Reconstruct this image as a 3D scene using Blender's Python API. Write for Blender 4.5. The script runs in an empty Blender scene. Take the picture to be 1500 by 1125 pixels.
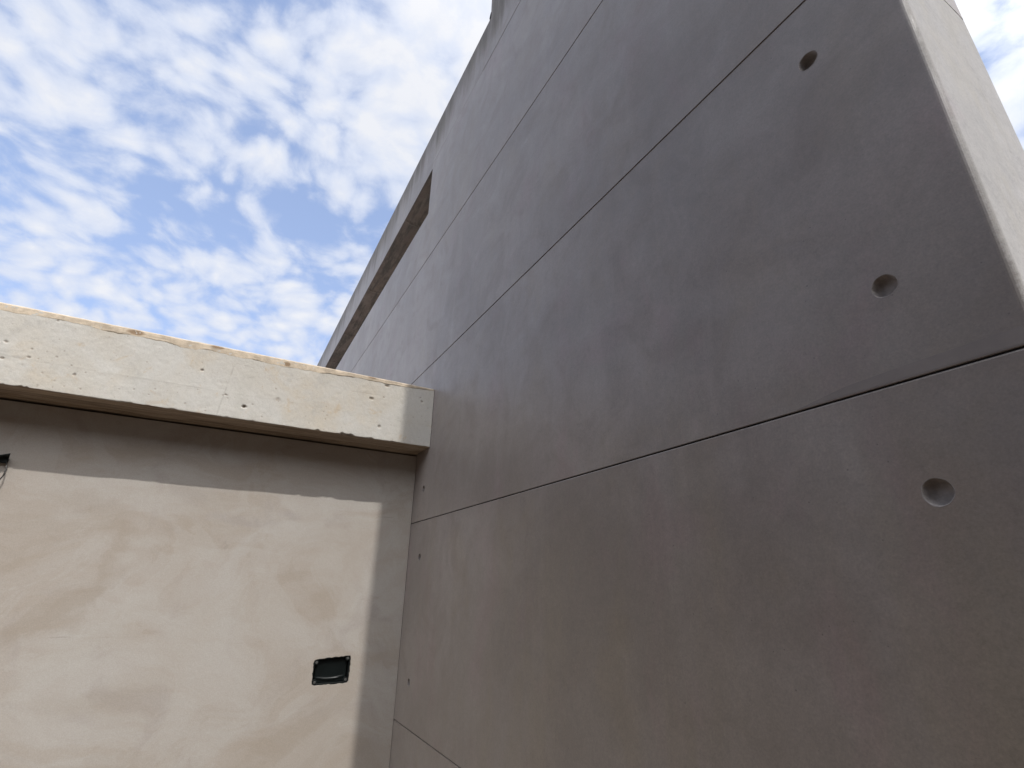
import bpy, bmesh, math, random
import numpy as np
from mathutils import Matrix, Vector
random.seed(4)
S = 1.2            # metres per unit of the plan below
H = 1.75           # eye height of the camera above the ground
scene = bpy.context.scene
col = scene.collection

# ------------------------------------------------------------------ camera
R = ((0.87526905, 0.19423558, 0.44291832),
     (-0.48327452, 0.31584083, 0.81651106),
     (0.01870381, -0.92871799, 0.37031481))
cam_d = bpy.data.cameras.new('camera')
cam_d.sensor_width = 36.0
cam_d.lens = 36.0 * 751.0 / 1500.0
cam_d.clip_start = 0.02
cam_d.clip_end = 3000
cam = bpy.data.objects.new('camera', cam_d)
m = Matrix.Identity(4)
for i in range(3):
    m[i][0] = R[i][0]; m[i][1] = -R[i][1]; m[i][2] = -R[i][2]
m[2][3] = H
cam.matrix_world = m
col.objects.link(cam)
scene.camera = cam

# ------------------------------------------------------------------ node helper
class NT:
    def __init__(s, tree):
        s.t = tree; s.n = tree.nodes; s.l = tree.links
    def put(s, sock, v):
        if v is None: return
        if hasattr(v, 'is_output'): s.l.new(v, sock)
        else: sock.default_value = v
    def math(s, op, a, b=None, c=None, clamp=False):
        n = s.n.new('ShaderNodeMath'); n.operation = op; n.use_clamp = clamp
        s.put(n.inputs[0], a); s.put(n.inputs[1], b); s.put(n.inputs[2], c)
        return n.outputs[0]
    def vmath(s, op, a, b=None):
        n = s.n.new('ShaderNodeVectorMath'); n.operation = op
        s.put(n.inputs[0], a); s.put(n.inputs[1], b)
        return n.outputs['Value'] if op in ('LENGTH', 'DISTANCE', 'DOT_PRODUCT') else n.outputs[0]
    def sep(s, v):
        n = s.n.new('ShaderNodeSeparateXYZ'); s.put(n.inputs[0], v); return n.outputs
    def comb(s, x, y, z):
        n = s.n.new('ShaderNodeCombineXYZ')
        for i, v in enumerate((x, y, z)): s.put(n.inputs[i], v)
        return n.outputs[0]
    def mapping(s, v, loc=(0, 0, 0), rot=(0, 0, 0), sc=(1, 1, 1)):
        n = s.n.new('ShaderNodeMapping'); s.put(n.inputs[0], v)
        n.inputs[1].default_value = loc; n.inputs[2].default_value = rot; n.inputs[3].default_value = sc
        return n.outputs[0]
    def noise(s, v, scale, detail=4, rough=0.55, dist=0.0, out=0, lac=2.0):
        n = s.n.new('ShaderNodeTexNoise'); s.put(n.inputs['Vector'], v)
        n.inputs['Scale'].default_value = scale; n.inputs['Detail'].default_value = detail
        n.inputs['Roughness'].default_value = rough; n.inputs['Distortion'].default_value = dist
        n.inputs['Lacunarity'].default_value = lac
        return n.outputs[out]
    def voro(s, v, scale, feat='F1', smooth=0.5, rand=1.0):
        n = s.n.new('ShaderNodeTexVoronoi'); s.put(n.inputs['Vector'], v); n.feature = feat
        n.inputs['Scale'].default_value = scale
        n.inputs['Randomness'].default_value = rand
        if feat == 'SMOOTH_F1': n.inputs['Smoothness'].default_value = smooth
        return n.outputs
    def rng(s, v, a, b, c=0.0, d=1.0, smooth=True):
        n = s.n.new('ShaderNodeMapRange'); s.put(n.inputs[0], v)
        if smooth: n.interpolation_type = 'SMOOTHSTEP'
        n.inputs[1].default_value = a; n.inputs[2].default_value = b
        n.inputs[3].default_value = c; n.inputs[4].default_value = d
        return n.outputs[0]
    def mix(s, f, a, b, mode='MIX'):
        n = s.n.new('ShaderNodeMix'); n.data_type = 'RGBA'; n.blend_type = mode
        s.put(n.inputs[0], f)
        for sock, v in ((n.inputs[6], a), (n.inputs[7], b)):
            if isinstance(v, tuple): sock.default_value = (*v[:3], 1)
            else: s.put(sock, v)
        return n.outputs[2]
    def bump(s, h, strength, dist, normal=None):
        n = s.n.new('ShaderNodeBump'); s.put(n.inputs['Height'], h)
        n.inputs['Strength'].default_value = strength; n.inputs['Distance'].default_value = dist
        if normal is not None: s.put(n.inputs['Normal'], normal)
        return n.outputs[0]
    def attr(s, name):
        n = s.n.new('ShaderNodeAttribute'); n.attribute_name = name; return n.outputs['Fac']

# ------------------------------------------------------------------ sun and sky
SUN_DIR = Vector((-0.070, 1.0, -1.41)).normalized()      # the way the light travels
to_sun = -SUN_DIR
sun_el = math.asin(to_sun.z)
sun_az = math.atan2(to_sun.x, to_sun.y)                  # clockwise from +Y
SKY = 0.15
EXPO = 0.5
D0, D1, FWD = -0.24, 0.32, 10.6
world = bpy.data.worlds.new('World'); scene.world = world
world.use_nodes = True
W = NT(world.node_tree); W.n.clear()
wout = W.n.new('ShaderNodeOutputWorld'); bg = W.n.new('ShaderNodeBackground')
W.l.new(bg.outputs[0], wout.inputs[0])
sky = W.n.new('ShaderNodeTexSky'); sky.sky_type = 'NISHITA'; sky.sun_disc = False
sky.sun_elevation = sun_el; sky.sun_rotation = sun_az
sky.altitude = 200; sky.air_density = 1.0; sky.dust_density = 1.2; sky.ozone_density = 1.6
tc = W.n.new('ShaderNodeTexCoord')
d = tc.outputs['Generated']
dx, dy, dz = W.sep(d)
zz = W.math('ADD', W.math('MAXIMUM', dz, 0.0), 0.30)          # the deck curves down to the horizon
px = W.math('DIVIDE', dx, zz); py = W.math('DIVIDE', dy, zz)
P = W.comb(px, py, 0.0)                                  # where the ray meets the cloud deck
warp = W.noise(P, 4.0, 2, 0.5, out=1)
warpv = W.vmath('MULTIPLY', W.vmath('SUBTRACT', warp, (0.5, 0.5, 0.5)), (0.14, 0.14, 0.0))
Pw = W.vmath('ADD', P, warpv)
# broken altocumulus: soft billows, ragged by finer noise
cell = W.voro(Pw, 13.5, 'SMOOTH_F1', 0.40)[0]
cell2 = W.voro(W.vmath('ADD', Pw, (3.1, 1.7, 0.0)), 30.0, 'SMOOTH_F1', 0.5)[0]
fb = W.noise(Pw, 4.0, 2, 0.50)
fine = W.noise(Pw, 30.0, 6, 0.60)
dens = W.math('ADD', W.math("MULTIPLY", fb, 0.60), W.math("MULTIPLY", fine, 0.75))
dens = W.math('SUBTRACT', dens, W.math('MULTIPLY', cell, 0.80))
dens = W.math('SUBTRACT', dens, W.math('MULTIPLY', cell2, 0.40))
# where the cloud banks and the clear lanes of the day stand on the deck (x, y, rx, ry, amount)
BANKS = [(0.12, 0.541, 0.143, 0.158, 0.36), (0.121, 0.718, 0.084, 0.104, 0.12), (-0.001, 0.625, 0.056, 0.077, 0.05),
         (-0.281, 0.779, 0.11, 0.115, 0.16), (-0.369, 0.898, 0.08, 0.112, 0.12), (-0.202, 0.67, 0.049, 0.055, 0.1),
         (-0.073, 0.618, 0.047, 0.054, 0.16), (-0.138, 0.813, 0.059, 0.065, 0.2), (-0.211, 0.858, 0.034, 0.037, 0.1),
         (-0.058, 0.7, 0.042, 0.05, 0.1), (-0.013, 0.798, 0.048, 0.072, 0.18), (-0.368, 1.088, 0.114, 0.114, 0.1),
         (-0.159, 1.208, 0.383, 0.234, 0.1), (-0.43, 1.322, 0.141, 0.169, 0.08), (0.067, 1.192, 0.174, 0.162, 0.06),
         (-0.154, 0.938, 0.16, 0.093, -0.26), (0.018, 0.913, 0.083, 0.083, -0.22), (-0.323, 0.939, 0.076, 0.047, -0.12),
         (-0.131, 0.667, 0.019, 0.073, -0.18), (-0.087, 0.811, 0.02, 0.082, -0.18), (0.1, 0.823, 0.054, 0.072, -0.1),
         (-0.273, 0.899, 0.038, 0.039, -0.1), (0.007, 0.568, 0.02, 0.047, -0.08), (-0.242, 0.82, 0.054, 0.03, -0.08),
         (0.82, 0.10, 0.30, 0.30, 0.15), (0.20, 0.45, 0.10, 0.13, 0.30)]
for (bx, by, rx, ry, am) in BANKS:
    q = W.vmath('MULTIPLY', W.vmath('SUBTRACT', P, (bx, by, 0)), (1 / rx, 1 / ry, 0))
    g = W.math('MULTIPLY', W.rng(W.vmath('LENGTH', q), 0.0, 1.6, 1.0, 0.0), am)
    dens = W.math('ADD', dens, g)
alpha = W.rng(dens, D0, D1)
thick = W.rng(dens, D1 - 0.12, D1 + 0.30)
CK = 1.0 / (SKY * 2 ** EXPO)
# cloud seen towards the sun scatters more light forward
cs = W.math('MAXIMUM', W.vmath('DOT_PRODUCT', d, tuple(to_sun)), 0.0)
fwd = W.math('MULTIPLY', W.math('POWER', cs, 5.0), FWD)
c_thin = tuple(CK * v for v in (0.74, 0.80, 0.94))
c_thick = tuple(CK * v for v in (0.89, 0.905, 0.95))
ccol = W.mix(thick, c_thin, c_thick)
ccol = W.mix(W.rng(fine, 0.55, 0.35, 0.0, 0.35), ccol, tuple(CK * v for v in (0.80, 0.83, 0.91)))
fv = W.vmath('ADD', (1.0, 1.0, 1.0), W.vmath('MULTIPLY', W.comb(fwd, fwd, fwd), (1.06, 0.97, 0.80)))
haze_c = tuple(CK * v for v in (0.58, 0.72, 1.10))
veil = W.math('ADD', 0.40, W.rng(dz, 0.10, 0.70, 0.22, 0.0))
clear = W.mix(veil, sky.outputs[0], haze_c)              # thin high haze over the blue
full = W.mix(W.math('MULTIPLY', alpha, 0.95), clear, W.vmath('MULTIPLY', ccol, fv))
# below the horizon the sky carries on as hazy ground light
W.put(bg.inputs[0], full)
bg.inputs[1].default_value = SKY
world.cycles.sampling_method = 'MANUAL'; world.cycles.sample_map_resolution = 256

sun_d = bpy.data.lights.new('sun', 'SUN'); sun_d.energy = 2.3; sun_d.angle = math.radians(0.6)
sun_d.color = (1.0, 0.965, 0.91)
sun = bpy.data.objects.new('sun', sun_d); col.objects.link(sun)
sun.rotation_euler = SUN_DIR.to_track_quat('-Z', 'Y').to_euler()
sun.location = (0, -20, 40)

scene.render.engine = 'CYCLES'
scene.view_settings.view_transform = 'Standard'
scene.view_settings.look = 'None'
scene.view_settings.exposure = EXPO
scene.view_settings.gamma = 1.0
scene.view_settings.use_curve_mapping = False
scene.cycles.max_bounces = 8
scene.cycles.diffuse_bounces = 6

# ------------------------------------------------------------------ materials
def new_mat(name):
    mt = bpy.data.materials.new(name); mt.use_nodes = True
    t = NT(mt.node_tree); t.n.clear()
    o = t.n.new('ShaderNodeOutputMaterial'); b = t.n.new('ShaderNodeBsdfPrincipled')
    t.l.new(b.outputs[0], o.inputs[0])
    b.inputs['Roughness'].default_value = 0.85
    b.inputs['Specular IOR Level'].default_value = 0.3
    tc = t.n.new('ShaderNodeTexCoord')
    return mt, t, b, tc.outputs['Object']

def concrete_tall(name, rough_face=False):
    mt, t, b, v = new_mat(name)
    info = t.n.new('ShaderNodeObjectInfo')
    rnd = info.outputs['Random']
    vo = t.vmath('ADD', v, t.comb(t.math('MULTIPLY', rnd, 13.0), 0.0, t.math('MULTIPLY', rnd, 7.0)))
    cloud = t.noise(vo, 0.9, 5, 0.55, 0.6)
    mid = t.noise(vo, 3.8, 6, 0.62, 0.8)
    streak = t.noise(t.mapping(vo, sc=(5.0, 5.0, 0.55)), 1.0, 5, 0.6, 0.4)
    grain = t.noise(v, 170, 3, 0.7)
    speck = t.noise(v, 60, 4, 0.7)
    c = t.mix(t.rng(cloud, 0.28, 0.72), (0.146, 0.122, 0.110), (0.220, 0.188, 0.174))
    c = t.mix(t.rng(mid, 0.44, 0.70, 0, 0.60), c, (0.146, 0.116, 0.103))
    c = t.mix(t.rng(mid, 0.44, 0.26, 0, 0.40), c, (0.238, 0.212, 0.199))
    c = t.mix(t.rng(streak, 0.50, 0.76, 0, 0.35), c, (0.249, 0.220, 0.205))
    c = t.mix(t.rng(streak, 0.46, 0.28, 0, 0.30), c, (0.138, 0.112, 0.100))
    # the lower lifts turn browner towards the ground
    xx_, yy_, zz_ = t.sep(v)
    brown_lvl = t.math('ADD', zz_, t.math('MULTIPLY', t.math('SUBTRACT', t.noise(vo, 1.3, 5, 0.6), 0.5), 1.6))
    c = t.mix(t.rng(brown_lvl, 2.6, 1.2, 0, 0.50), c, (0.169, 0.136, 0.099))
    # pale slurry coat brushed on the end of the wall, its ragged edge drawn round the arris
    dab = t.math('ADD', t.math('MULTIPLY', t.noise(v, 95.0, 5, 0.75), 0.5), t.math('MULTIPLY', t.noise(v, 11.0, 6, 0.7), 0.5))
    edge = t.math('SUBTRACT', yy_, t.math('MULTIPLY', t.math('SUBTRACT', dab, 0.5), 0.032))
    coat = t.rng(edge, 0.215 * S + 0.010, 0.215 * S - 0.001, 0, 1)
    coatc = t.mix(t.rng(t.noise(v, 5, 6, 0.6, 0.6), 0.35, 0.68), (0.455, 0.435, 0.415), (0.510, 0.490, 0.475))
    c = t.mix(coat, c, coatc)
    tone = t.math('ADD', 0.965, t.math('MULTIPLY', rnd, 0.07))
    g = t.math('ADD', t.math('MULTIPLY', t.math('SUBTRACT', grain, 0.5), 0.62), tone)
    g = t.math('ADD', t.math('MULTIPLY', t.math('SUBTRACT', speck, 0.5), 0.42), g)
    g = t.math('ADD', t.math('MULTIPLY', t.math('SUBTRACT', t.noise(v, 16, 5, 0.65, 0.5), 0.5), 0.34), g)
    # soot and algae washed down from the top edge
    z = t.sep(v)[2]
    drip = t.noise(t.mapping(v, sc=(3.2, 3.2, 0.35)), 1.6, 6, 0.65)
    lvl = t.math('ADD', z, t.math('MULTIPLY', t.math('SUBTRACT', drip, 0.5), 0.9))
    dirt = t.rng(lvl, 5.86, 6.40, 0, 0.88)
    wash = t.noise(t.mapping(v, sc=(9, 9, 0.8)), 1.0, 5, 0.7)
    dirt = t.math('MULTIPLY', dirt, t.rng(wash, 0.30, 0.62, 0.45, 1.0))
    c = t.mix(dirt, c, (0.075, 0.072, 0.066))
    # rare bug holes
    pit = t.voro(v, 8.0)[0]
    pitm = t.rng(pit, 0.030, 0.018, 0, 1)
    c = t.mix(t.math('MULTIPLY', pitm, 0.55), c, (0.09, 0.08, 0.075))
    vp = t.voro(v, 24.0)
    pin = t.math('MULTIPLY', t.rng(vp[0], 0.060, 0.030, 0, 1), t.math('GREATER_THAN', t.sep(vp[1])[0], 0.45))
    c = t.mix(t.math('MULTIPLY', pin, 0.65), c, (0.055, 0.045, 0.042))
    hue = t.noise(t.mapping(vo, sc=(1.6, 1.6, 1.0)), 1.7, 5, 0.62, 0.5)
    c = t.mix(t.rng(hue, 0.52, 0.68, 0, 0.7), c, t.mix(1.0, c, (1.05, 0.94, 1.00), 'MULTIPLY'))
    c = t.mix(t.rng(hue, 0.48, 0.33, 0, 0.7), c, t.mix(1.0, c, (1.00, 0.97, 0.88), 'MULTIPLY'))
    olive = t.noise(t.mapping(v, loc=(0, 2.3, 0), sc=(2.2, 2.2, 0.5)), 1.0, 5, 0.6, 0.3)
    low_z = t.rng(zz_, 2.7, 1.6)
    c = t.mix(t.math('MULTIPLY', t.rng(olive, 0.50, 0.66, 0, 0.55), low_z), c, (0.175, 0.140, 0.096))
    hs = t.n.new('ShaderNodeVectorMath'); hs.operation = 'SCALE'
    t.l.new(c, hs.inputs[0]); t.l.new(g, hs.inputs['Scale'])
    t.l.new(hs.outputs[0], b.inputs['Base Color'])
    hgt = t.math('ADD', t.math('MULTIPLY', t.noise(v, 28, 6, 0.65), 1.0), t.math('MULTIPLY', grain, 0.25))
    hgt = t.math('SUBTRACT', hgt, t.math('MULTIPLY', pitm, 0.6))
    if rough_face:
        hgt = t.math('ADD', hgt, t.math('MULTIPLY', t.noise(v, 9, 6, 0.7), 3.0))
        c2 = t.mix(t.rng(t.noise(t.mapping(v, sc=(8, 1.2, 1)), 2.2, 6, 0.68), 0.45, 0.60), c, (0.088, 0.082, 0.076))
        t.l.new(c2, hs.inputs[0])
    low = t.noise(v, 1.6, 3, 0.5)
    bn = t.bump(low, 0.20, 0.012)
    bn = t.bump(hgt, 0.50, 0.0012, bn)
    t.l.new(bn, b.inputs['Normal'])
    dull = t.math('MULTIPLY', dirt, 0.40)
    t.l.new(t.math('ADD', dull, t.math('ADD', t.math('MULTIPLY', coat, 0.35), t.rng(mid, 0.25, 0.75, 0.43, 0.53))), b.inputs['Roughness'])
    b.inputs['IOR'].default_value = 1.6
    t.l.new(t.rng(dirt, 0.0, 0.8, 0.5, 0.08), b.inputs['Specular IOR Level'])
    b.inputs['Sheen Weight'].default_value = 0.22 if not rough_face else 0.0
    b.inputs['Sheen Roughness'].default_value = 0.45
    b.inputs['Diffuse Roughness'].default_value = 1.0
    return mt

# stains and scuffs on the plaster: x, z, half length, half width (m), slope (deg), strength, colour
MARKS = [(-0.635, 1.62, 0.33, 0.055, 40, 0.55, (0.271, 0.226, 0.179)), (-0.49, 1.90, 0.18, 0.040, 78, 0.50, (0.274, 0.229, 0.183)),
         (-0.68, 2.15, 0.20, 0.070, -10, 0.50, (0.277, 0.235, 0.193)), (-0.22, 2.25, 0.13, 0.050, -14, 0.45, (0.274, 0.246, 0.222)),
         (0.10, 2.11, 0.19, 0.028, -3, 0.42, (0.268, 0.243, 0.235)), (0.378, 2.165, 0.07, 0.030, -8, 0.45, (0.263, 0.237, 0.230)),
         (0.44, 1.78, 0.08, 0.045, 20, 0.40, (0.273, 0.230, 0.186)), (-0.35, 1.96, 0.12, 0.045, 8, 0.45, (0.395, 0.376, 0.350)),
         (-0.55, 1.40, 0.36, 0.100, 43, 0.45, (0.399, 0.384, 0.355)), (0.05, 1.96, 0.035, 0.010, 75, 0.45, (0.226, 0.197, 0.183)),
         (-0.36, 1.18, 0.26, 0.060, 6, 0.40, (0.282, 0.241, 0.193)), (0.15, 1.55, 0.32, 0.120, 15, 0.30, (0.381, 0.357, 0.324))]
def plaster_mat():
    mt, t, b, v = new_mat('plaster')
    warp = t.vmath('MULTIPLY', t.vmath('SUBTRACT', t.noise(v, 1.3, 3, 0.5, out=1), (0.5, 0.5, 0.5)), (0.5, 0, 0.5))
    vw = t.vmath('ADD', v, warp)
    sw = t.noise(t.mapping(vw, rot=(0, math.radians(38), 0), sc=(0.8, 1, 3.0)), 1.1, 6, 0.60, 0.4)
    sw2 = t.noise(t.mapping(vw, loc=(3, 0, 5), rot=(0, math.radians(-12), 0), sc=(0.7, 1, 2.6)), 2.4, 6, 0.6, 0.5)
    blot = t.noise(vw, 2.6, 6, 0.62, 0.8)
    pale = t.noise(t.vmath('ADD', vw, (7, 0, 2)), 1.5, 5, 0.6, 0.5)
    grain = t.noise(v, 190, 3, 0.7)
    c = t.mix(t.rng(pale, 0.36, 0.66), (0.337, 0.299, 0.261), (0.371, 0.346, 0.318))
    c = t.mix(t.rng(sw, 0.50, 0.66, 0, 0.42), c, (0.282, 0.231, 0.180))
    c = t.mix(t.rng(sw2, 0.52, 0.70, 0, 0.38), c, (0.305, 0.259, 0.211))
    c = t.mix(t.rng(blot, 0.52, 0.70, 0, 0.50), c, (0.280, 0.246, 0.224))
    c = t.mix(t.rng(sw2, 0.46, 0.32, 0, 0.35), c, (0.371, 0.346, 0.315))
    # harder-edged patches where two coats met
    patch = t.noise(t.vmath('ADD', vw, (11, 0, 4)), 1.9, 7, 0.62, 0.9)
    c = t.mix(t.rng(patch, 0.515, 0.555, 0, 0.30), c, (0.390, 0.368, 0.340))
    c = t.mix(t.rng(patch, 0.440, 0.405, 0, 0.24), c, (0.282, 0.243, 0.201))
    vx, vy, vz = t.sep(v)
    rag_ = t.vmath('MULTIPLY', t.vmath('SUBTRACT', t.noise(v, 7.0, 6, 0.68, out=1), (0.5, 0.5, 0.5)), (0.22, 0, 0.16))
    vr = t.vmath('ADD', v, rag_)
    for (mx, mz, mrx, mrz, ang, amt, colr) in MARKS:
        q = t.mapping(t.vmath('SUBTRACT', vr, (mx, 3.696, mz)), rot=(0, math.radians(ang), 0))
        q = t.vmath('MULTIPLY', q, (1 / mrx, 0, 1 / mrz))
        c = t.mix(t.rng(t.vmath('LENGTH', q), 1.40, 0.35, 0, amt * 0.68), c, colr)
    # thin dark trowel scratches
    sc = t.noise(t.mapping(v, rot=(0, 0.9, 0), sc=(3, 1, 34)), 1.0, 2, 0.4)
    scm = t.noise(v, 2.1, 2, 0.5)
    c = t.mix(t.math('MULTIPLY', t.rng(sc, 0.70, 0.76), t.rng(scm, 0.55, 0.68, 0, 0.35)), c, (0.188, 0.160, 0.141))
    hs = t.n.new('ShaderNodeVectorMath'); hs.operation = 'SCALE'
    t.l.new(c, hs.inputs[0])
    t.l.new(t.math('ADD', 0.97, t.math('MULTIPLY', t.math('SUBTRACT', grain, 0.5), 0.40)), hs.inputs['Scale'])
    t.l.new(hs.outputs[0], b.inputs['Base Color'])
    bn = t.bump(t.noise(vw, 2.2, 5, 0.6), 0.15, 0.015)
    bn = t.bump(t.math('ADD', t.noise(v, 40, 5, 0.65), t.math('MULTIPLY', grain, 0.25)), 0.5, 0.0014, bn)
    t.l.new(bn, b.inputs['Normal'])
    return mt

def beam_mat():
    mt, t, b, v = new_mat('beam_concrete')
    big = t.noise(v, 1.7, 6, 0.62, 0.6)
    warm = t.noise(t.vmath('ADD', v, (4, 0, 1)), 3.1, 6, 0.65, 0.5)
    vert = t.noise(t.mapping(v, sc=(7, 7, 0.9)), 1.0, 5, 0.6)
    grain = t.noise(v, 150, 4, 0.7)
    c = t.mix(t.rng(big, 0.35, 0.65), (0.418, 0.390, 0.343), (0.437, 0.423, 0.393))
    c = t.mix(t.rng(warm, 0.50, 0.68, 0, 0.60), c, (0.428, 0.378, 0.305))
    c = t.mix(t.rng(vert, 0.52, 0.68, 0, 0.35), c, (0.376, 0.362, 0.324))
    c = t.mix(t.rng(t.noise(t.vmath('ADD', v, (9, 0, 3)), 5.5, 6, 0.65, 0.8), 0.54, 0.68, 0, 0.55), c, (0.362, 0.346, 0.315))
    c = t.mix(t.rng(t.noise(t.vmath('ADD', v, (2, 0, 6)), 7.5, 5, 0.65, 0.6), 0.60, 0.72, 0, 0.60), c, (0.395, 0.310, 0.211))
    c = t.mix(t.rng(t.noise(t.vmath('ADD', v, (1, 0, 8)), 4.0, 6, 0.62, 0.6), 0.56, 0.68, 0, 0.50), c, (0.484, 0.475, 0.446))
    c = t.mix(t.rng(t.voro(v, 34)[0], 0.13, 0.07, 0, 0.35), c, (0.310, 0.244, 0.169))
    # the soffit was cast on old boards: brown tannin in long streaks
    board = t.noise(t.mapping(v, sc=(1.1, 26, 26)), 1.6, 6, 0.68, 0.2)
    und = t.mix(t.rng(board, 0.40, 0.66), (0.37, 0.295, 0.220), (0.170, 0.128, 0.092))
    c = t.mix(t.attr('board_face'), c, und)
    c = t.mix(t.attr('wear'), c, (0.155, 0.108, 0.070))
    c = t.mix(t.attr('line'), c, (0.300, 0.285, 0.255))
    hs = t.n.new('ShaderNodeVectorMath'); hs.operation = 'SCALE'
    t.l.new(c, hs.inputs[0])
    t.l.new(t.math('ADD', 1.0, t.math('MULTIPLY', t.math('SUBTRACT', grain, 0.5), 0.35)), hs.inputs['Scale'])
    t.l.new(hs.outputs[0], b.inputs['Base Color'])
    bn = t.bump(t.noise(v, 12, 7, 0.68), 0.5, 0.004)
    bn = t.bump(grain, 0.5, 0.0012, bn)
    t.l.new(bn, b.inputs['Normal'])
    return mt

def simple(name, colr, rough=0.8, var=0.25, scale=20, spec=0.3, bump=0.002):
    mt, t, b, v = new_mat(name)
    n = t.noise(v, scale, 6, 0.65)
    c = t.mix(t.rng(n, 0.3, 0.7), tuple(x * (1 - var) for x in colr), tuple(x * (1 + var) for x in colr))
    t.l.new(c, b.inputs['Base Color'])
    b.inputs['Roughness'].default_value = rough
    b.inputs['Specular IOR Level'].default_value = spec
    if bump: t.l.new(t.bump(t.noise(v, scale * 4, 5, 0.6), 0.5, bump), b.inputs['Normal'])
    return mt

M_tall = concrete_tall('fair_faced_concrete')
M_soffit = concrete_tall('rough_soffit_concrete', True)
M_plaster = plaster_mat()
M_beam = beam_mat()
M_joint = simple('groove_shade_strip', (0.010, 0.009, 0.009), 0.95)
M_lip = simple('lip_light_paint', (0.36, 0.335, 0.315), 0.85, 0.2, 25)
M_skim = simple('cement_skim', (0.128, 0.109, 0.100), 0.55, 0.10, 9, 0.5, 0.001)
M_hole = simple('hole_mortar', (0.215, 0.195, 0.185), 0.85, 0.16, 60, bump=0.0008)
M_cap = simple('cap_mortar', (0.445, 0.372, 0.285), 0.9, 0.22, 14, bump=0.004)
M_black = simple('black_plastic', (0.008, 0.010, 0.010), 0.42, 0.3, 30, 0.25, 0.0)
M_gloss = simple('glossy_black_plastic', (0.005, 0.007, 0.007), 0.34, 0.2, 10, 0.18, 0.0)
M_screw = simple('zinc_screw', (0.060, 0.060, 0.057), 0.6, 0.2, 60, 0.5, 0.0)
M_wire = simple('grey_cable', (0.035, 0.032, 0.030), 0.5, 0.2, 60, 0.4, 0.0)
M_block = simple('hollow_block', (0.19, 0.16, 0.14), 0.95, 0.3, 9)
M_ground = simple('compacted_earth', (0.110, 0.082, 0.058), 0.95, 0.30, 1.5, 0.2, 0.03)
M_roof = simple('roof_screed', (0.34, 0.31, 0.27), 0.9, 0.2, 3)

# ------------------------------------------------------------------ mesh helpers
def P3(p): return Vector((p[0] * S, p[1] * S, p[2] * S + H))
def link(name, me, mat, parent=None):
    o = bpy.data.objects.new(name, me); col.objects.link(o)
    if mat is not None: me.materials.append(mat)
    if parent is not None: o.parent = parent
    return o
def thing(name, label, cat, group=None):
    o = bpy.data.objects.new(name, None); col.objects.link(o)
    o.empty_display_size = 0.2
    o['label'] = label; o['category'] = cat
    if group: o['group'] = group
    return o
def bm_done(bm, name):
    bmesh.ops.recalc_face_normals(bm, faces=bm.faces)
    me = bpy.data.meshes.new(name); bm.to_mesh(me); bm.free(); return me
def prism(bm, pts, axis, a, b):
    """polygon pts (2-D) extruded along axis 0/1/2 from a to b, plan units"""
    def v(p, k):
        if axis == 0: q = (k, p[0], p[1])
        elif axis == 1: q = (p[0], k, p[1])
        else: q = (p[0], p[1], k)
        return bm.verts.new(P3(q))
    A = [v(p, a) for p in pts]; B = [v(p, b) for p in pts]
    fs = [bm.faces.new(A), bm.faces.new(B[::-1])]
    n = len(pts)
    for i in range(n):
        fs.append(bm.faces.new((A[i], B[i], B[(i + 1) % n], A[(i + 1) % n])))
    return fs
def box(bm, x0, x1, y0, y1, z0, z1):
    return prism(bm, [(x0, y0), (x1, y0), (x1, y1), (x0, y1)], 2, z0, z1)
def box_obj(name, mat, parent, *a, bevel=0.0, seg=2):
    bm = bmesh.new(); box(bm, *a)
    if bevel: bmesh.ops.bevel(bm, geom=list(bm.edges), offset=bevel, segments=seg, profile=0.5, affect='EDGES')
    return link(name, bm_done(bm, name), mat, parent)
def apply_bool(o, cutter):
    md = o.modifiers.new('cut', 'BOOLEAN'); md.operation = 'DIFFERENCE'; md.object = cutter; md.solver = 'EXACT'
    dg = bpy.context.evaluated_depsgraph_get(); dg.update()
    me = bpy.data.meshes.new_from_object(o.evaluated_get(dg))
    me.name = o.name
    o.modifiers.clear(); old = o.data; o.data = me; bpy.data.meshes.remove(old)
    cm = cutter.data; bpy.data.objects.remove(cutter); bpy.data.meshes.remove(cm)

# numpy value noise
_rs = np.random.RandomState(7)
_tab = _rs.rand(256, 256)
def vnoise(x, y):
    xi = np.floor(x).astype(int); yi = np.floor(y).astype(int)
    fx = x - xi; fy = y - yi
    fx = fx * fx * (3 - 2 * fx); fy = fy * fy * (3 - 2 * fy)
    g = lambda i, j: _tab[i % 256, j % 256]
    return ((g(xi, yi) * (1 - fx) + g(xi + 1, yi) * fx) * (1 - fy)
            + (g(xi, yi + 1) * (1 - fx) + g(xi + 1, yi + 1) * fx) * fy)
def fbm(x, y, o=4, r=0.5):
    s = 0; a = 1; t = 0
    for k in range(o):
        s = s + a * vnoise(x * 2 ** k + 17.3 * k, y * 2 ** k + 5.1 * k); t += a; a *= r
    return s / t
def grid_mesh(name, V):
    """V: array (n, m, 3) of metres -> quad sheet"""
    n, mm = V.shape[:2]
    idx = np.arange(n * mm).reshape(n, mm)
    F = np.stack([idx[:-1, :-1], idx[1:, :-1], idx[1:, 1:], idx[:-1, 1:]], -1).reshape(-1, 4)
    me = bpy.data.meshes.new(name)
    me.from_pydata(V.reshape(-1, 3).tolist(), [], F.tolist())
    return me

# ------------------------------------------------------------------ ground
bm = bmesh.new()
bmesh.ops.create_grid(bm, x_segments=4, y_segments=4, size=600)
g = link('ground', bm_done(bm, 'ground'), M_ground); g['kind'] = 'structure'

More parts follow.
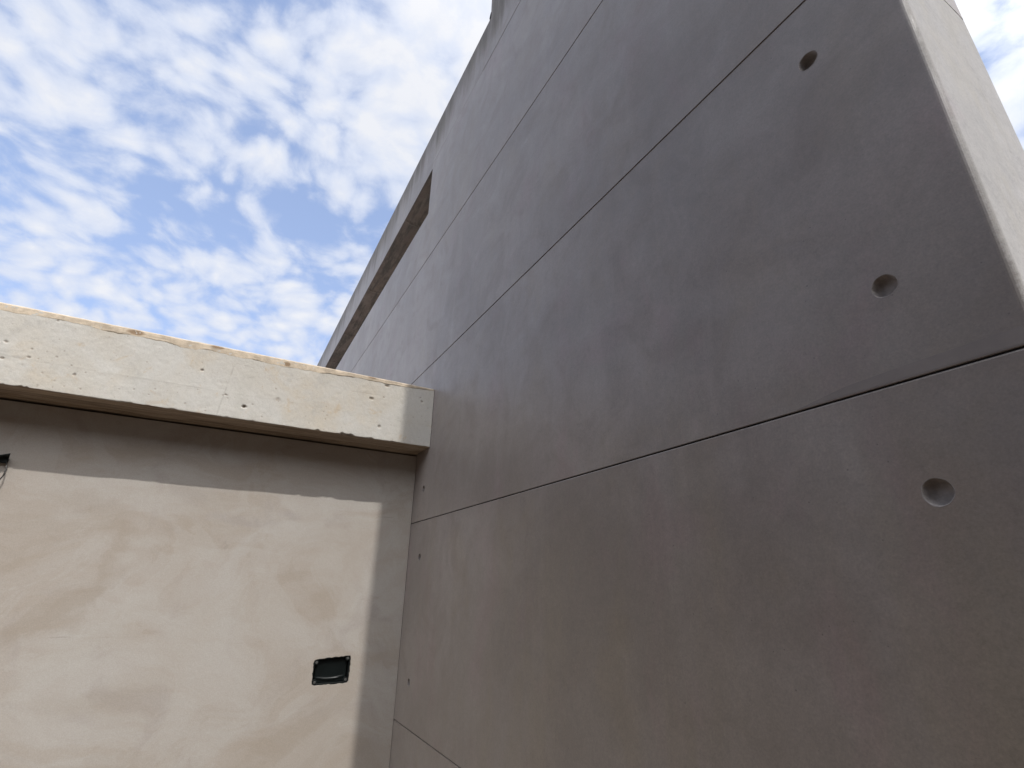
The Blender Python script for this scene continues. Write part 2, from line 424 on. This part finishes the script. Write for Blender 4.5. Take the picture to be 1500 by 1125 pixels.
# ------------------------------------------------------------------ tall wall
A = 1.0; T = 1.40                 # front and back face (x)
Y0 = 0.215; Y1 = 14.0             # near end, far end
GAP = 0.0021                      # half a joint
tall = thing('tall_wall', 'tall smooth grey concrete wall in shade, cast in lifts with fine joints and round tie holes', 'wall')
ZJ = [-0.655, 0.351, 1.350, 2.365, 3.412]
OPEN_Y0, OPEN_Y1, SILL, HEAD = 3.357, 11.5, 2.870, 3.350
TOP = 3.850; STEP_Y = 2.277; TOWER = 5.05

def wall_panel(poly, seams, near=True):
    """a cast lift: polygon in (y,z); its near vertical arris is rounded, its joint edges chamfered"""
    bm = bmesh.new(); prism(bm, poly, 0, A, T)
    bm.edges.ensure_lookup_table()
    def at(e, ax, val): return all(abs(v.co[ax] - val) < 1e-4 for v in e.verts)
    if near:
        es = [e for e in bm.edges if at(e, 1, Y0 * S) and (at(e, 0, A * S) or at(e, 0, T * S))]
        bmesh.ops.bevel(bm, geom=es, offset=0.015, segments=6, profile=0.5, affect='EDGES')
    zs = sorted(z * S + H for z in seams)
    mid_z = sum(v.co.z for v in bm.verts) / len(bm.verts)
    for z in zs:                                     # upper arris of a lift is broken wider than its lower one
        es = [e for e in bm.edges if at(e, 2, z) and len(e.link_faces) == 2 and e.calc_face_angle(0) > 1.2
              and not at(e, 0, T * S)]
        bmesh.ops.bevel(bm, geom=es, offset=0.0034 if z > mid_z else 0.0008, segments=2, profile=0.5, affect='EDGES')
    o = link('concrete_panel', bm_done(bm, 'concrete_panel'), M_tall, tall)
    return o

panels = []
zb = -H / S - 0.25
bounds = [zb] + ZJ
for k in range(4):
    z0 = bounds[k] + (GAP if k else 0); z1 = bounds[k + 1] - GAP
    if k == 3: pass
    panels.append(wall_panel([(Y0, z0), (Y1, z0), (Y1, z1), (Y0, z1)], [z0, z1] if k else [z1]))
# fourth lift carries the long slot under the lintel
z0 = ZJ[3] + GAP; z1 = ZJ[4] - GAP
panels.append(wall_panel([(Y0, z0), (Y1, z0), (Y1, HEAD - 0.0008), (OPEN_Y1, HEAD - 0.0008), (OPEN_Y1, SILL), (OPEN_Y0, SILL),
                          (OPEN_Y0, z1), (Y0, z1)], [z0, z1]))
z0 = ZJ[4] + GAP
panels.append(wall_panel([(Y0, z0), (OPEN_Y0, z0), (OPEN_Y0, TOP), (STEP_Y, TOP), (STEP_Y, TOWER), (Y0, TOWER)], [z0]))
for k, z in enumerate(ZJ):
    yb = Y1 - 0.04 if k < 4 else OPEN_Y0 - 0.001
    box_obj('groove_shade_strip', M_joint, tall, A + 0.0040, T - 0.0040, Y0 + 0.0040, yb, z - 0.015, z + 0.015)  # black strip near the face: shade of the groove put into its colour
    # pale strip on each upper arris: sky light put into its colour
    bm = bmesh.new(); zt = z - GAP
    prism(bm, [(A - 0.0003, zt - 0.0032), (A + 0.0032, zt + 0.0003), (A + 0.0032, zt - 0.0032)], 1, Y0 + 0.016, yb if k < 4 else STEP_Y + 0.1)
    link('painted_lit_lip', bm_done(bm, 'painted_lit_lip'), M_lip, tall)
# the top joint was floated shut beyond the step
box_obj('joint_patch', M_tall, tall, A - 0.0003, A + 0.03, STEP_Y + 0.10, OPEN_Y0 - 0.0008, ZJ[4] - 0.0062, ZJ[4] + 0.0055)
# lintel over the slot, one rough casting
lin = box_obj('lintel', M_tall, tall, A, T, OPEN_Y0 + 0.0006, Y1, HEAD, TOP)
# its soffit is bare board-marked concrete
ny, nx = 420, 26
ys = np.linspace(OPEN_Y0 + 0.001, OPEN_Y1 - 0.001, ny); xs = np.linspace(A + 0.003, T - 0.003, nx)
YY, XX = np.meshgrid(ys, xs, indexing='ij')
dzv = 0.004 + 0.010 * fbm(YY * 14, XX * 30, 5, 0.6) + 0.004 * (np.floor(XX * 14) % 2)
for yy in (4.1, 5.55, 6.9, 8.0):
    dzv += 0.012 * np.exp(-((YY - yy - 0.05 * fbm(XX * 20, YY * 0, 3)) / 0.012) ** 2)
V = np.stack([XX * S, YY * S, (HEAD * S + H) - dzv], -1)
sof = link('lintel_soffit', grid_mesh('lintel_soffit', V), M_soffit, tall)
# small dark stub where the parapet steps up
bm = bmesh.new()
fs = prism(bm, [(STEP_Y - 0.004, 3.852), (STEP_Y + 0.018, 3.851), (STEP_Y + 0.022, 3.875), (STEP_Y + 0.008, 3.905), (STEP_Y - 0.004, 3.91)], 0, A - 0.002, A + 0.08)
link('mortar_lump', bm_done(bm, 'mortar_lump'), M_joint, tall)

# tie holes
def cup_mesh(r, depth, seed):
    rr = random.Random(seed)
    bm = bmesh.new()
    prof = [(-0.0004, r * 1.035), (-0.0005, r * 1.0), (0.0012, r * 0.965), (depth * 0.45, r * 0.90), (depth * 0.80, r * 0.80),
            (depth * 0.95, r * 0.66), (depth * 1.0, r * 0.40), (depth * 0.98, r * 0.12)]
    n = 40; rings = []
    for (x, q) in prof:
        ring = []
        for i in range(n):
            a = 2 * math.pi * i / n
            w = 1 + 0.018 * math.sin(3 * a + seed) + 0.012 * math.sin(7 * a + 2 * seed) + rr.uniform(-.006, .006)
            ring.append(bm.verts.new((x, q * w * math.cos(a), q * w * math.sin(a))))
        rings.append(ring)
    for a, b in zip(rings, rings[1:]):
        for i in range(n): bm.faces.new((a[i], a[(i + 1) % n], b[(i + 1) % n], b[i]))
    bm.faces.new(rings[-1])
    for f in bm.faces: f.smooth = True
    bmesh.ops.recalc_face_normals(bm, faces=bm.faces)
    me = bpy.data.meshes.new('tie_hole'); bm.to_mesh(me); bm.free()
    return me
HOLES = {0: [], 1: [(0.398, 0.157), (0.398, -0.460), (2.882, 0.152), (2.893, -0.460)],
         2: [(0.389, 0.539), (0.410, 1.171), (2.908, 0.534)]}
HR = 0.0226 * S
for pi, hs in HOLES.items():
    for j, (y, z) in enumerate(hs):
        r = HR if y < 1 else HR * 0.80
        dp = (0.034 if z > 1 else 0.024) if y < 1 else 0.024
        bm = bmesh.new()
        bmesh.ops.create_cone(bm, cap_ends=True, segments=40, radius1=r, radius2=r, depth=0.09,
                              matrix=Matrix.Translation(P3((A, y, z))) @ Matrix.Rotation(math.pi / 2, 4, 'Y'))
        cut = link('cutter', bm_done(bm, 'cutter'), None)
        apply_bool(panels[pi], cut)
        h = link('tie_hole', cup_mesh(r, dp, pi * 5 + j), M_hole, panels[pi])
        h.location = P3((A, y, z))
# thin skim of cement dragged above the second joint
bm = bmesh.new()
pts = [(0.232, 0.3556), (0.60, 0.3556), (0.50, 0.3725), (0.40, 0.378), (0.30, 0.381), (0.232, 0.383)]
fs = prism(bm, pts, 0, A - 0.0004, A + 0.002)
link('cement_skim', bm_done(bm, 'cement_skim'), M_skim, panels[2])

# ------------------------------------------------------------------ low building
low = thing('low_building', 'low building with beige plastered wall under a projecting pale concrete beam', 'building')
BX0 = -6.0; BY = 2.852; BZ0 = 0.773; BZ1 = 1.1425; LY = 3.080; BB = 3.42
# plastered wall with a ragged hole chased for the socket box
bm = bmesh.new(); box(bm, BX0, 0.9972, LY, 3.28, zb, 0.762)
wallo = link('plastered_wall', bm_done(bm, 'plastered_wall'), M_plaster, low)
TL, TR, BR, BL = (0.549, -0.358), (0.737, -0.343), (0.738, -0.474), (0.553, -0.476)
def ragged(c, amp, n=16, seed=1, grow=0.0):
    rr = random.Random(seed); out = []
    cx = sum(p[0] for p in c) / 4; cz = sum(p[1] for p in c) / 4
    for a, b in zip(c, c[1:] + c[:1]):
        L = math.hypot(b[0] - a[0], b[1] - a[1])
        nx, nz = (b[1] - a[1]) / L, -(b[0] - a[0]) / L
        for i in range(n):
            f = (i + 0.5) / n
            e = rr.uniform(-1, 1) * amp - grow
            k = min(f, 1 - f) * n
            if k < 1.2: e += 0.004 * (1.2 - k) / 1.2 * 1.6
            x = a[0] + (b[0] - a[0]) * f; z = a[1] + (b[1] - a[1]) * f
            out.append((x + nx * e, z + nz * e))
    return out
rag = ragged([TL, TR, BR, BL], 0.0022, 16, 3)
def area(p): return sum(a[0] * b[1] - b[0] * a[1] for a, b in zip(p, p[1:] + p[:1]))
bm = bmesh.new(); prism(bm, rag, 1, LY - 0.05, LY + 0.075)
cut = link('cutter', bm_done(bm, 'cutter'), None)
apply_bool(wallo, cut)
# block infill standing back above the plaster, in the dark under the beam
box_obj('block_infill', M_block, low, BX0, 0.996, 3.19, 3.275, 0.7625, 0.7725)
# roof slab behind the beam
box_obj('roof_slab', M_roof, low, BX0, 0.9965, BB + 0.001, 7.0, 0.90, 1.10)
box_obj('rear_wall', M_plaster, low, BX0, 0.9965, 6.8, 7.0 - 0.002, zb, 0.8995)
box_obj('side_wall', M_plaster, low, BX0, BX0 + 0.2, 3.281, 6.799, zb, 0.8995)

# the beam: a profile swept along x, every arris worn
def beam_profile():
    pts = []                                        # (y, z, normal y, normal z, region)
    r = 0.007
    for f in np.linspace(0, 1, 12, endpoint=False): pts.append((BB + (BY + r - BB) * f, BZ1, 0, 1, 0))
    for a in np.linspace(0, math.pi / 2, 5): pts.append((BY + r - r * math.sin(a), BZ1 - r + r * math.cos(a), -math.sin(a), math.cos(a), 0))
    for f in np.linspace(0, 1, 112)[1:-1]: pts.append((BY, BZ1 - r + (BZ0 + 0.003 - BZ1 + r) * f, -1, 0, 1))
    r2 = 0.003
    for a in np.linspace(0, math.pi / 2, 4): pts.append((BY + r2 - r2 * math.cos(a), BZ0 + r2 - r2 * math.sin(a), -math.cos(a), -math.sin(a), 2))
    for f in np.linspace(0, 1, 75)[1:]: pts.append((BY + r2 + (BB - BY - r2) * f, BZ0, 0, -1, 3))
    return np.array(pts)
prof = beam_profile()
xs = np.concatenate([np.linspace(BX0, -1.3, 60, endpoint=False), np.linspace(-1.3, 0.9975, 800)])
n, mm = len(xs), len(prof)
X = np.repeat(xs[:, None], mm, 1)
Yp = np.repeat(prof[None, :, 0], n, 0); Zp = np.repeat(prof[None, :, 1], n, 0)
NY = np.repeat(prof[None, :, 2], n, 0); NZ = np.repeat(prof[None, :, 3], n, 0)
front = np.repeat((prof[:, 4] == 1)[None], n, 0) | np.repeat((prof[:, 4] == 2)[None], n, 0)
under = np.repeat((prof[:, 4] == 3)[None], n, 0)
off = (fbm(X * 5, Zp * 5 + Yp * 5, 4) - 0.5) * 0.006 + (fbm(X * 60, Zp * 60 + Yp * 60, 3) - 0.5) * 0.0014
wear = np.zeros_like(X); line = np.zeros_like(X)
PITS = [(-0.984, 0.965, 0.006), (-0.892, 0.952, 0.0039), (-0.891, 0.911, 0.0055), (-0.8, 0.935, 0.0041), (-0.974, 0.888, 0.006), (-0.903, 0.872, 0.0023), (-0.828, 0.851, 0.0032), (-0.857, 0.814, 0.0023), (-0.74, 0.907, 0.0033), (-0.718, 0.866, 0.0067), (-0.739, 0.806, 0.0025), (-0.487, 0.842, 0.0027), (-0.236, 0.996, 0.0082), (-0.406, 0.859, 0.0028), (-0.015, 0.842, 0.0087), (-0.111, 0.89, 0.0042), (-0.843, 1.107, 0.0049), (-0.764, 1.126, 0.0043), (-0.106, 0.888, 0.004), (0.133, 0.911, 0.0113), (-0.016, 0.843, 0.0082), (0.621, 1.009, 0.0093), (0.685, 0.85, 0.0094), (0.925, 1.046, 0.0069), (0.912, 1.07, 0.0046), (0.704, 1.105, 0.0086), (0.691, 1.03, 0.0043), (0.372, 0.883, 0.0028), (0.242, 1.132, 0.0037)]
rr = random.Random(11)
for k in range(70): PITS.append((rr.uniform(-1.25, 0.97), BZ0 + 0.01 + abs(rr.gauss(0, 0.12)), rr.uniform(0.0015, 0.0032)))
for k in range(60): PITS.append((rr.uniform(-6, -1.3), rr.uniform(0.79, 1.11), rr.uniform(0.003, 0.008)))
for (pxx, pzz, pr) in PITS:
    asp = rr.uniform(0.55, 1.0)
    dd = np.sqrt(((X - pxx) * asp) ** 2 + (Zp - pzz) ** 2) / (pr * 1.05)
    dd = dd * (0.75 + 0.5 * fbm(X * 220, Zp * 220, 2))
    k = np.clip(1.25 - dd, 0, 1) * front
    k = k * k * (3 - 2 * k)
    big = pr > 0.0105
    off -= k * min(0.006, pr * 0.7) * (0.3 if big else 1)
    wear = np.maximum(wear, k * (0.35 if big else rr.uniform(0.35, 0.70)))
# board joint half way down, and a pour line across the face
zl = 0.898 + (0.930 - 0.898) * (-(X + 0.083) / 0.843) * 0.9
zl = 0.905 + 0.004 * np.sin(X * 3)
step = np.clip((zl - Zp) / 0.004, 0, 1) * front
off -= step * 0.0004
line = np.maximum(line, np.exp(-((Zp - zl) / 0.0022) ** 2) * front * np.clip(fbm(X * 7, Zp * 0, 4) * 3.2 - 1.2, 0, 1) * (X < 0.1) * 0.6)
xl = -0.117 + 0.09 * (Zp - 0.9) + 0.004 * (fbm(Zp * 25, Zp * 0 + 3, 3) - 0.5)
line = np.maximum(line, 0.55 * np.exp(-((X - xl) / 0.0034) ** 2) * front * (Zp < 1.05) * np.clip(fbm(Zp * 22, Zp * 0 + 9, 3) * 3 - 0.7, 0, 1))
off -= np.exp(-((X - xl) / 0.002) ** 2) * front * (Zp < 1.05) * 0.0004
for (xa, xb, za, zb_) in ((0.50, 0.70, 1.032, 1.038), (-0.10, -0.01, 1.066, 1.058)):
    zc = za + (zb_ - za) * (X - xa) / (xb - xa)
    s_ = np.exp(-((Zp - zc) / 0.0016) ** 2) * front * (X > xa) * (X < xb)
    wear = np.maximum(wear, s_ * 0.28 * np.clip(fbm(X * 40, Zp * 40, 3) * 3 - 0.8, 0, 1)); off -= s_ * 0.0007
# ragged lower arris: honeycomb and grout lips
s_front = np.where(front, Zp - BZ0, 9.0); s_und = np.where(under, Yp - BY, 9.0)
sd = np.minimum(s_front, s_und)
chip = np.clip(fbm(X * 22, X * 0, 5, 0.62) - 0.52, 0, 1) * 0.034
def bump1(c, w): return np.exp(-((X - c) / w) ** 2)
heavy = 1.4 * bump1(-0.87, 0.10) + 1.05 * bump1(0.40, 0.16) + 0.5 * bump1(0.62, 0.1) + 0.35
chip = chip * heavy + 0.0025 * fbm(X * 60, X * 0 + 4, 3)
cut_ = np.clip(chip - sd, 0, None)
roughc = 0.55 + 0.9 * fbm(X * 120, (Zp + Yp) * 120, 3)
# a few grout lips hang below the arris
lip = np.clip(fbm(X * 30, X * 0 + 31, 4) - 0.60, 0, 1) * 0.004 * np.clip(heavy, 0, 1.3)
lipm = np.exp(-(sd / 0.005) ** 2)
Yo = Yp + NY * off + cut_ * 0.65 * roughc
Zo = Zp + NZ * off + cut_ * 0.65 * roughc - lip * lipm
wear = np.maximum(wear, np.clip(cut_ / 0.006, 0, 1) * 0.30)
# soffit board marks
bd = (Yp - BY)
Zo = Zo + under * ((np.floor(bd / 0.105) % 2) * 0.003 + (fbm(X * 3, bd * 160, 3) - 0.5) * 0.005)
crack = under * np.clip(fbm(X * 4 + 3, bd * 90, 4) - 0.60, 0, 1) * 6
wear = np.maximum(wear, np.clip(crack, 0, 0.7))
V = np.stack([X * S, Yo * S, Zo * S + H], -1)
beam = link('concrete_beam', grid_mesh('concrete_beam', V), M_beam, low)
me = beam.data
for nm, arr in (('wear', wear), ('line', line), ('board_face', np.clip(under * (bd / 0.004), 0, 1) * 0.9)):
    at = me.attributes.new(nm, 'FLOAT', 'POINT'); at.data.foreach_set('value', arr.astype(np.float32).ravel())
for p in me.polygons: p.use_smooth = True
beam['label'] = 'pale weathered concrete beam with chipped lower edge'
# fair end and back of the beam, just inside the swept skin
box_obj('beam_core', M_beam, low, BX0 + 0.001, 0.9965, BY + 0.03, BB - 0.001, BZ0 + 0.03, BZ1 - 0.02)

# mortar capping smeared along the top arris
xs = np.linspace(-1.6, 0.9972, 900); nz = 22
X = np.repeat(xs[:, None], nz, 1); f = np.repeat(np.linspace(0, 1, nz)[None], len(xs), 0)
bx = np.interp(xs, [-1.6, -1.05, -0.25, 0.2, 0.55, 0.75, 0.90, 1.0], [0.030, 0.030, 0.040, 0.036, 0.024, 0.022, 0.014, 0.008])
bx = bx * (0.62 + 0.75 * fbm(xs * 9, xs * 0 + 2, 5, 0.55)) + 0.004 * (fbm(xs * 60, xs * 0 + 8, 3) - 0.5)
th = 0.0022 * (0.5 + fbm(X * 16, f * 3, 4))
th = th * np.clip((1 - f) * 6, 0, 1) ** 0.6 * np.clip(fbm(X * 13, f * 0 + 6, 4) * 5 - 1.9, 0, 1) - 0.0015 * (f > 0.985)
zt = BZ1 - 0.003 - np.repeat(bx[:, None], nz, 1) * f
yt = BY - (fbm(X * 5, (zt + BY) * 5, 4) - 0.5) * 0.006 - th - 0.0003
top = f < 0.001
yt = np.where(top, BY + 0.004, yt); zt = np.where(top, BZ1 + 0.0015, zt)
V = np.stack([X * S, yt * S, zt * S + H], -1)
# roll the cap back over the top
back = np.stack([xs * S, np.full_like(xs, (BY + 0.09) * S), np.full_like(xs, (BZ1 + 0.0015) * S + H)], -1)[:, None]
low_in = np.stack([xs * S, np.full_like(xs, (BY + 0.006) * S), zt[:, -1] * S + H], -1)[:, None]
V = np.concatenate([back, V, low_in], 1)
cap = link('mortar_cap', grid_mesh('mortar_cap', V), M_cap, low)
cw = np.zeros(V.shape[:2])
for (cx, cz, wx, wz) in ((-0.546, 1.126, 0.035, 0.013), (-0.193, 1.134, 0.028, 0.007), (0.607, 1.137, 0.024, 0.006), (0.145, 1.116, 0.016, 0.012)):
    dd = ((V[..., 0] / S - cx) / wx) ** 2 + (((V[..., 2] - H) / S - cz) / wz) ** 2
    cw = np.maximum(cw, np.clip(1.6 - dd * (0.7 + 0.8 * fbm(V[..., 0] * 40, V[..., 2] * 40, 3)), 0, 1))
at = cap.data.attributes.new('wear', 'FLOAT', 'POINT'); at.data.foreach_set('value', cw.astype(np.float32).ravel())
t = NT(M_cap.node_tree)
bs = [n_ for n_ in t.n if n_.type == 'BSDF_PRINCIPLED'][0]
src = bs.inputs['Base Color'].links[0].from_socket
t.l.new(t.mix(t.attr('wear'), src, (0.235, 0.165, 0.105)), bs.inputs['Base Color'])
for p in cap.data.polygons: p.use_smooth = True

# two unseen blocks added behind and beside the camera to cut low sky light
M_house = simple('weathered_render', (0.30, 0.27, 0.23), 0.9, 0.15, 2)
M_pane = simple('dark_pane', (0.02, 0.025, 0.03), 0.15, 0.2, 5, 0.5, 0.0)
def added_house(label, x0, x1, y0, y1, h, wins):
    t_ = thing('added_house', label, 'added_house')
    zt = (h - H) / S
    box_obj('wall', M_house, t_, x0, x1, y0, y1, zb, zt)
    box_obj('parapet', M_roof, t_, x0 - 0.08, x1 + 0.08, y0 - 0.08, y1 + 0.08, zt + 0.001, zt + 0.16)
    for (wx0, wx1, wy0, wy1, wz) in wins:
        box_obj('window', M_pane, t_, wx0, wx1, wy0, wy1, wz, wz + 1.0)
added_house('plain two storey block, unseen, added across the yard to cut low sky light', -9.0, 7.0, -13.0, -6.6, 7.6,
      [(x, x + 0.9, -6.66, -6.58, z) for x in (-7.5, -4.5, -1.5, 1.5, 4.5) for z in (-0.3, 2.4)])
added_house('narrow unseen block added at the side of the yard to cut low sky light', -13.0, -7.6, -6.0, 2.4, 7.6,
      [(-7.66, -7.58, y, y + 0.9, z) for y in (-4.6, -2.2, 0.2) for z in (-0.3, 2.0)])

# ------------------------------------------------------------------ socket box let into the plaster
sb = thing('socket_box', 'black flush electrical box let into the sunlit beige plaster near the corner', 'electrical box')
def lerp2(c, u, v):
    a = [c[0][i] + (c[1][i] - c[0][i]) * u for i in (0, 1)]; b = [c[3][i] + (c[2][i] - c[3][i]) * u for i in (0, 1)]
    return (a[0] + (b[0] - a[0]) * v, a[1] + (b[1] - a[1]) * v)
Q = [TL, TR, BR, BL]
def rrect(c, inset, rad, n=5):
    """rounded quad following the hole, in units"""
    u0 = inset / 0.187; v0 = inset / 0.125; ru = rad / 0.187; rv = rad / 0.125
    out = []
    for (cu, cv, a0) in ((1 - u0 - ru, v0 + rv, -90), (1 - u0 - ru, 1 - v0 - rv, 0), (u0 + ru, 1 - v0 - rv, 90), (u0 + ru, v0 + rv, 180)):
        for i in range(n + 1):
            a = math.radians(a0 + 90 * i / n)
            out.append(lerp2(c, cu + ru * math.cos(a), cv + rv * math.sin(a)))
    return out
# rim and tray
def shell(loops):
    bm = bmesh.new(); L = []
    for (pts, y) in loops: L.append([bm.verts.new(P3((p[0], y, p[1]))) for p in pts])
    for a, b in zip(L, L[1:]):
        nn = len(a)
        for i in range(nn): bm.faces.new((a[i], a[(i + 1) % nn], b[(i + 1) % nn], b[i]))
    bm.faces.new(L[-1])
    return bm
bm = shell([(rrect(Q, -0.002, 0.010), LY + 0.030), (rrect(Q, -0.001, 0.010), LY + 0.0085), (rrect(Q, 0.006, 0.010), LY + 0.0075),
            (rrect(Q, 0.0075, 0.010), LY + 0.0095), (rrect(Q, 0.010, 0.010), LY + 0.045)])
o = link('box_shell', bm_done(bm, 'box_shell'), M_black, sb)
# dished cover: glossy, its lower lip turned up to catch the sky
bm = bmesh.new(); rows = []
nu, nv = 26, 22
for j in range(nv + 1):
    v = j / nv; row = []
    for i in range(nu + 1):
        u = i / nu
        uu = 0.085 + 0.83 * u; vv = 0.10 + 0.79 * v
        bow = 4 * u * (1 - u)
        vv = vv + 0.030 * bow * v
        dep = 0.021
        e = max(0.0, 1 - abs(v - (0.86 + 0.07 * (bow - 1))) / 0.055)
        dep -= 0.0075 * e * e * (3 - 2 * e) * min(1.0, bow * 1.6)
        row.append(bm.verts.new(P3((lerp2(Q, uu, vv)[0], LY + dep, lerp2(Q, uu, vv)[1]))))
    rows.append(row)
for a, b in zip(rows, rows[1:]):
    for i in range(nu): bm.faces.new((a[i], a[i + 1], b[i + 1], b[i])).smooth = True
link('cover', bm_done(bm, 'cover'), M_gloss, sb)
def disc(bm, c, r, y0, y1, n=14):
    A_ = [bm.verts.new(P3((c[0] + r * math.cos(6.2832 * i / n), y0, c[1] + r * math.sin(6.2832 * i / n)))) for i in range(n)]
    B_ = [bm.verts.new(P3((c[0] + r * math.cos(6.2832 * i / n), y1, c[1] + r * math.sin(6.2832 * i / n)))) for i in range(n)]
    bm.faces.new(A_); bm.faces.new(B_[::-1])
    for i in range(n): bm.faces.new((A_[i], B_[i], B_[(i + 1) % n], A_[(i + 1) % n]))
for (u, v) in ((0.085, 0.12), (0.915, 0.10), (0.915, 0.86), (0.085, 0.88)):
    c = lerp2(Q, u, v)
    bm = bmesh.new(); disc(bm, c, 0.0115, LY + 0.0062, LY + 0.020)
    lug = link('screw_lug', bm_done(bm, 'screw_lug'), M_black, sb)
    bm = bmesh.new(); disc(bm, c, 0.0062, LY + 0.0040, LY + 0.0064)
    link('screw', bm_done(bm, 'screw'), M_screw, lug)

# ------------------------------------------------------------------ fitting at the left
lf = thing('wall_fitting', 'small black open fitting on the shaded plaster under the beam, thin cable below', 'electrical fitting')
bm = bmesh.new(); box(bm, -1.045, -0.8905, LY - 0.020, LY - 0.0005, 0.476, 0.498)
bmesh.ops.bevel(bm, geom=list(bm.edges), offset=0.003, segments=2, affect='EDGES')
link('body', bm_done(bm, 'body'), M_black, lf)
bm = bmesh.new()
p0 = [(-1.055, LY - 0.002, 0.4985), (-0.893, LY - 0.002, 0.4985), (-0.880, LY - 0.050, 0.5130), (-0.935, LY - 0.050, 0.4925), (-1.045, LY - 0.050, 0.4925)]
A_ = [bm.verts.new(P3(p)) for p in p0]; B_ = [bm.verts.new(P3((p[0], p[1], p[2] + 0.003))) for p in p0]
bm.faces.new(A_); bm.faces.new(B_[::-1])
for i in range(5): bm.faces.new((A_[i], B_[i], B_[(i + 1) % 5], A_[(i + 1) % 5]))
link('flap', bm_done(bm, 'flap'), M_black, lf)
cu = bpy.data.curves.new('cable', 'CURVE'); cu.dimensions = '3D'; cu.bevel_depth = 0.0034; cu.bevel_resolution = 2
sp = cu.splines.new('BEZIER')
cp = [(-0.892, LY - 0.012, 0.478), (-0.8815, LY - 0.028, 0.446), (-0.886, LY - 0.032, 0.405), (-0.925, LY - 0.034, 0.360), (-0.99, LY - 0.030, 0.37), (-1.02, LY - 0.012, 0.478)]
sp.bezier_points.add(len(cp) - 1)
for q, bp in zip(cp, sp.bezier_points):
    bp.co = P3(q); bp.handle_left_type = bp.handle_right_type = 'AUTO'
tmp = bpy.data.objects.new('tmp', cu); col.objects.link(tmp)
dg = bpy.context.evaluated_depsgraph_get(); dg.update()
me = bpy.data.meshes.new_from_object(tmp.evaluated_get(dg)); me.name = 'cable'
bpy.data.objects.remove(tmp)
link('cable', me, M_wire, lf)
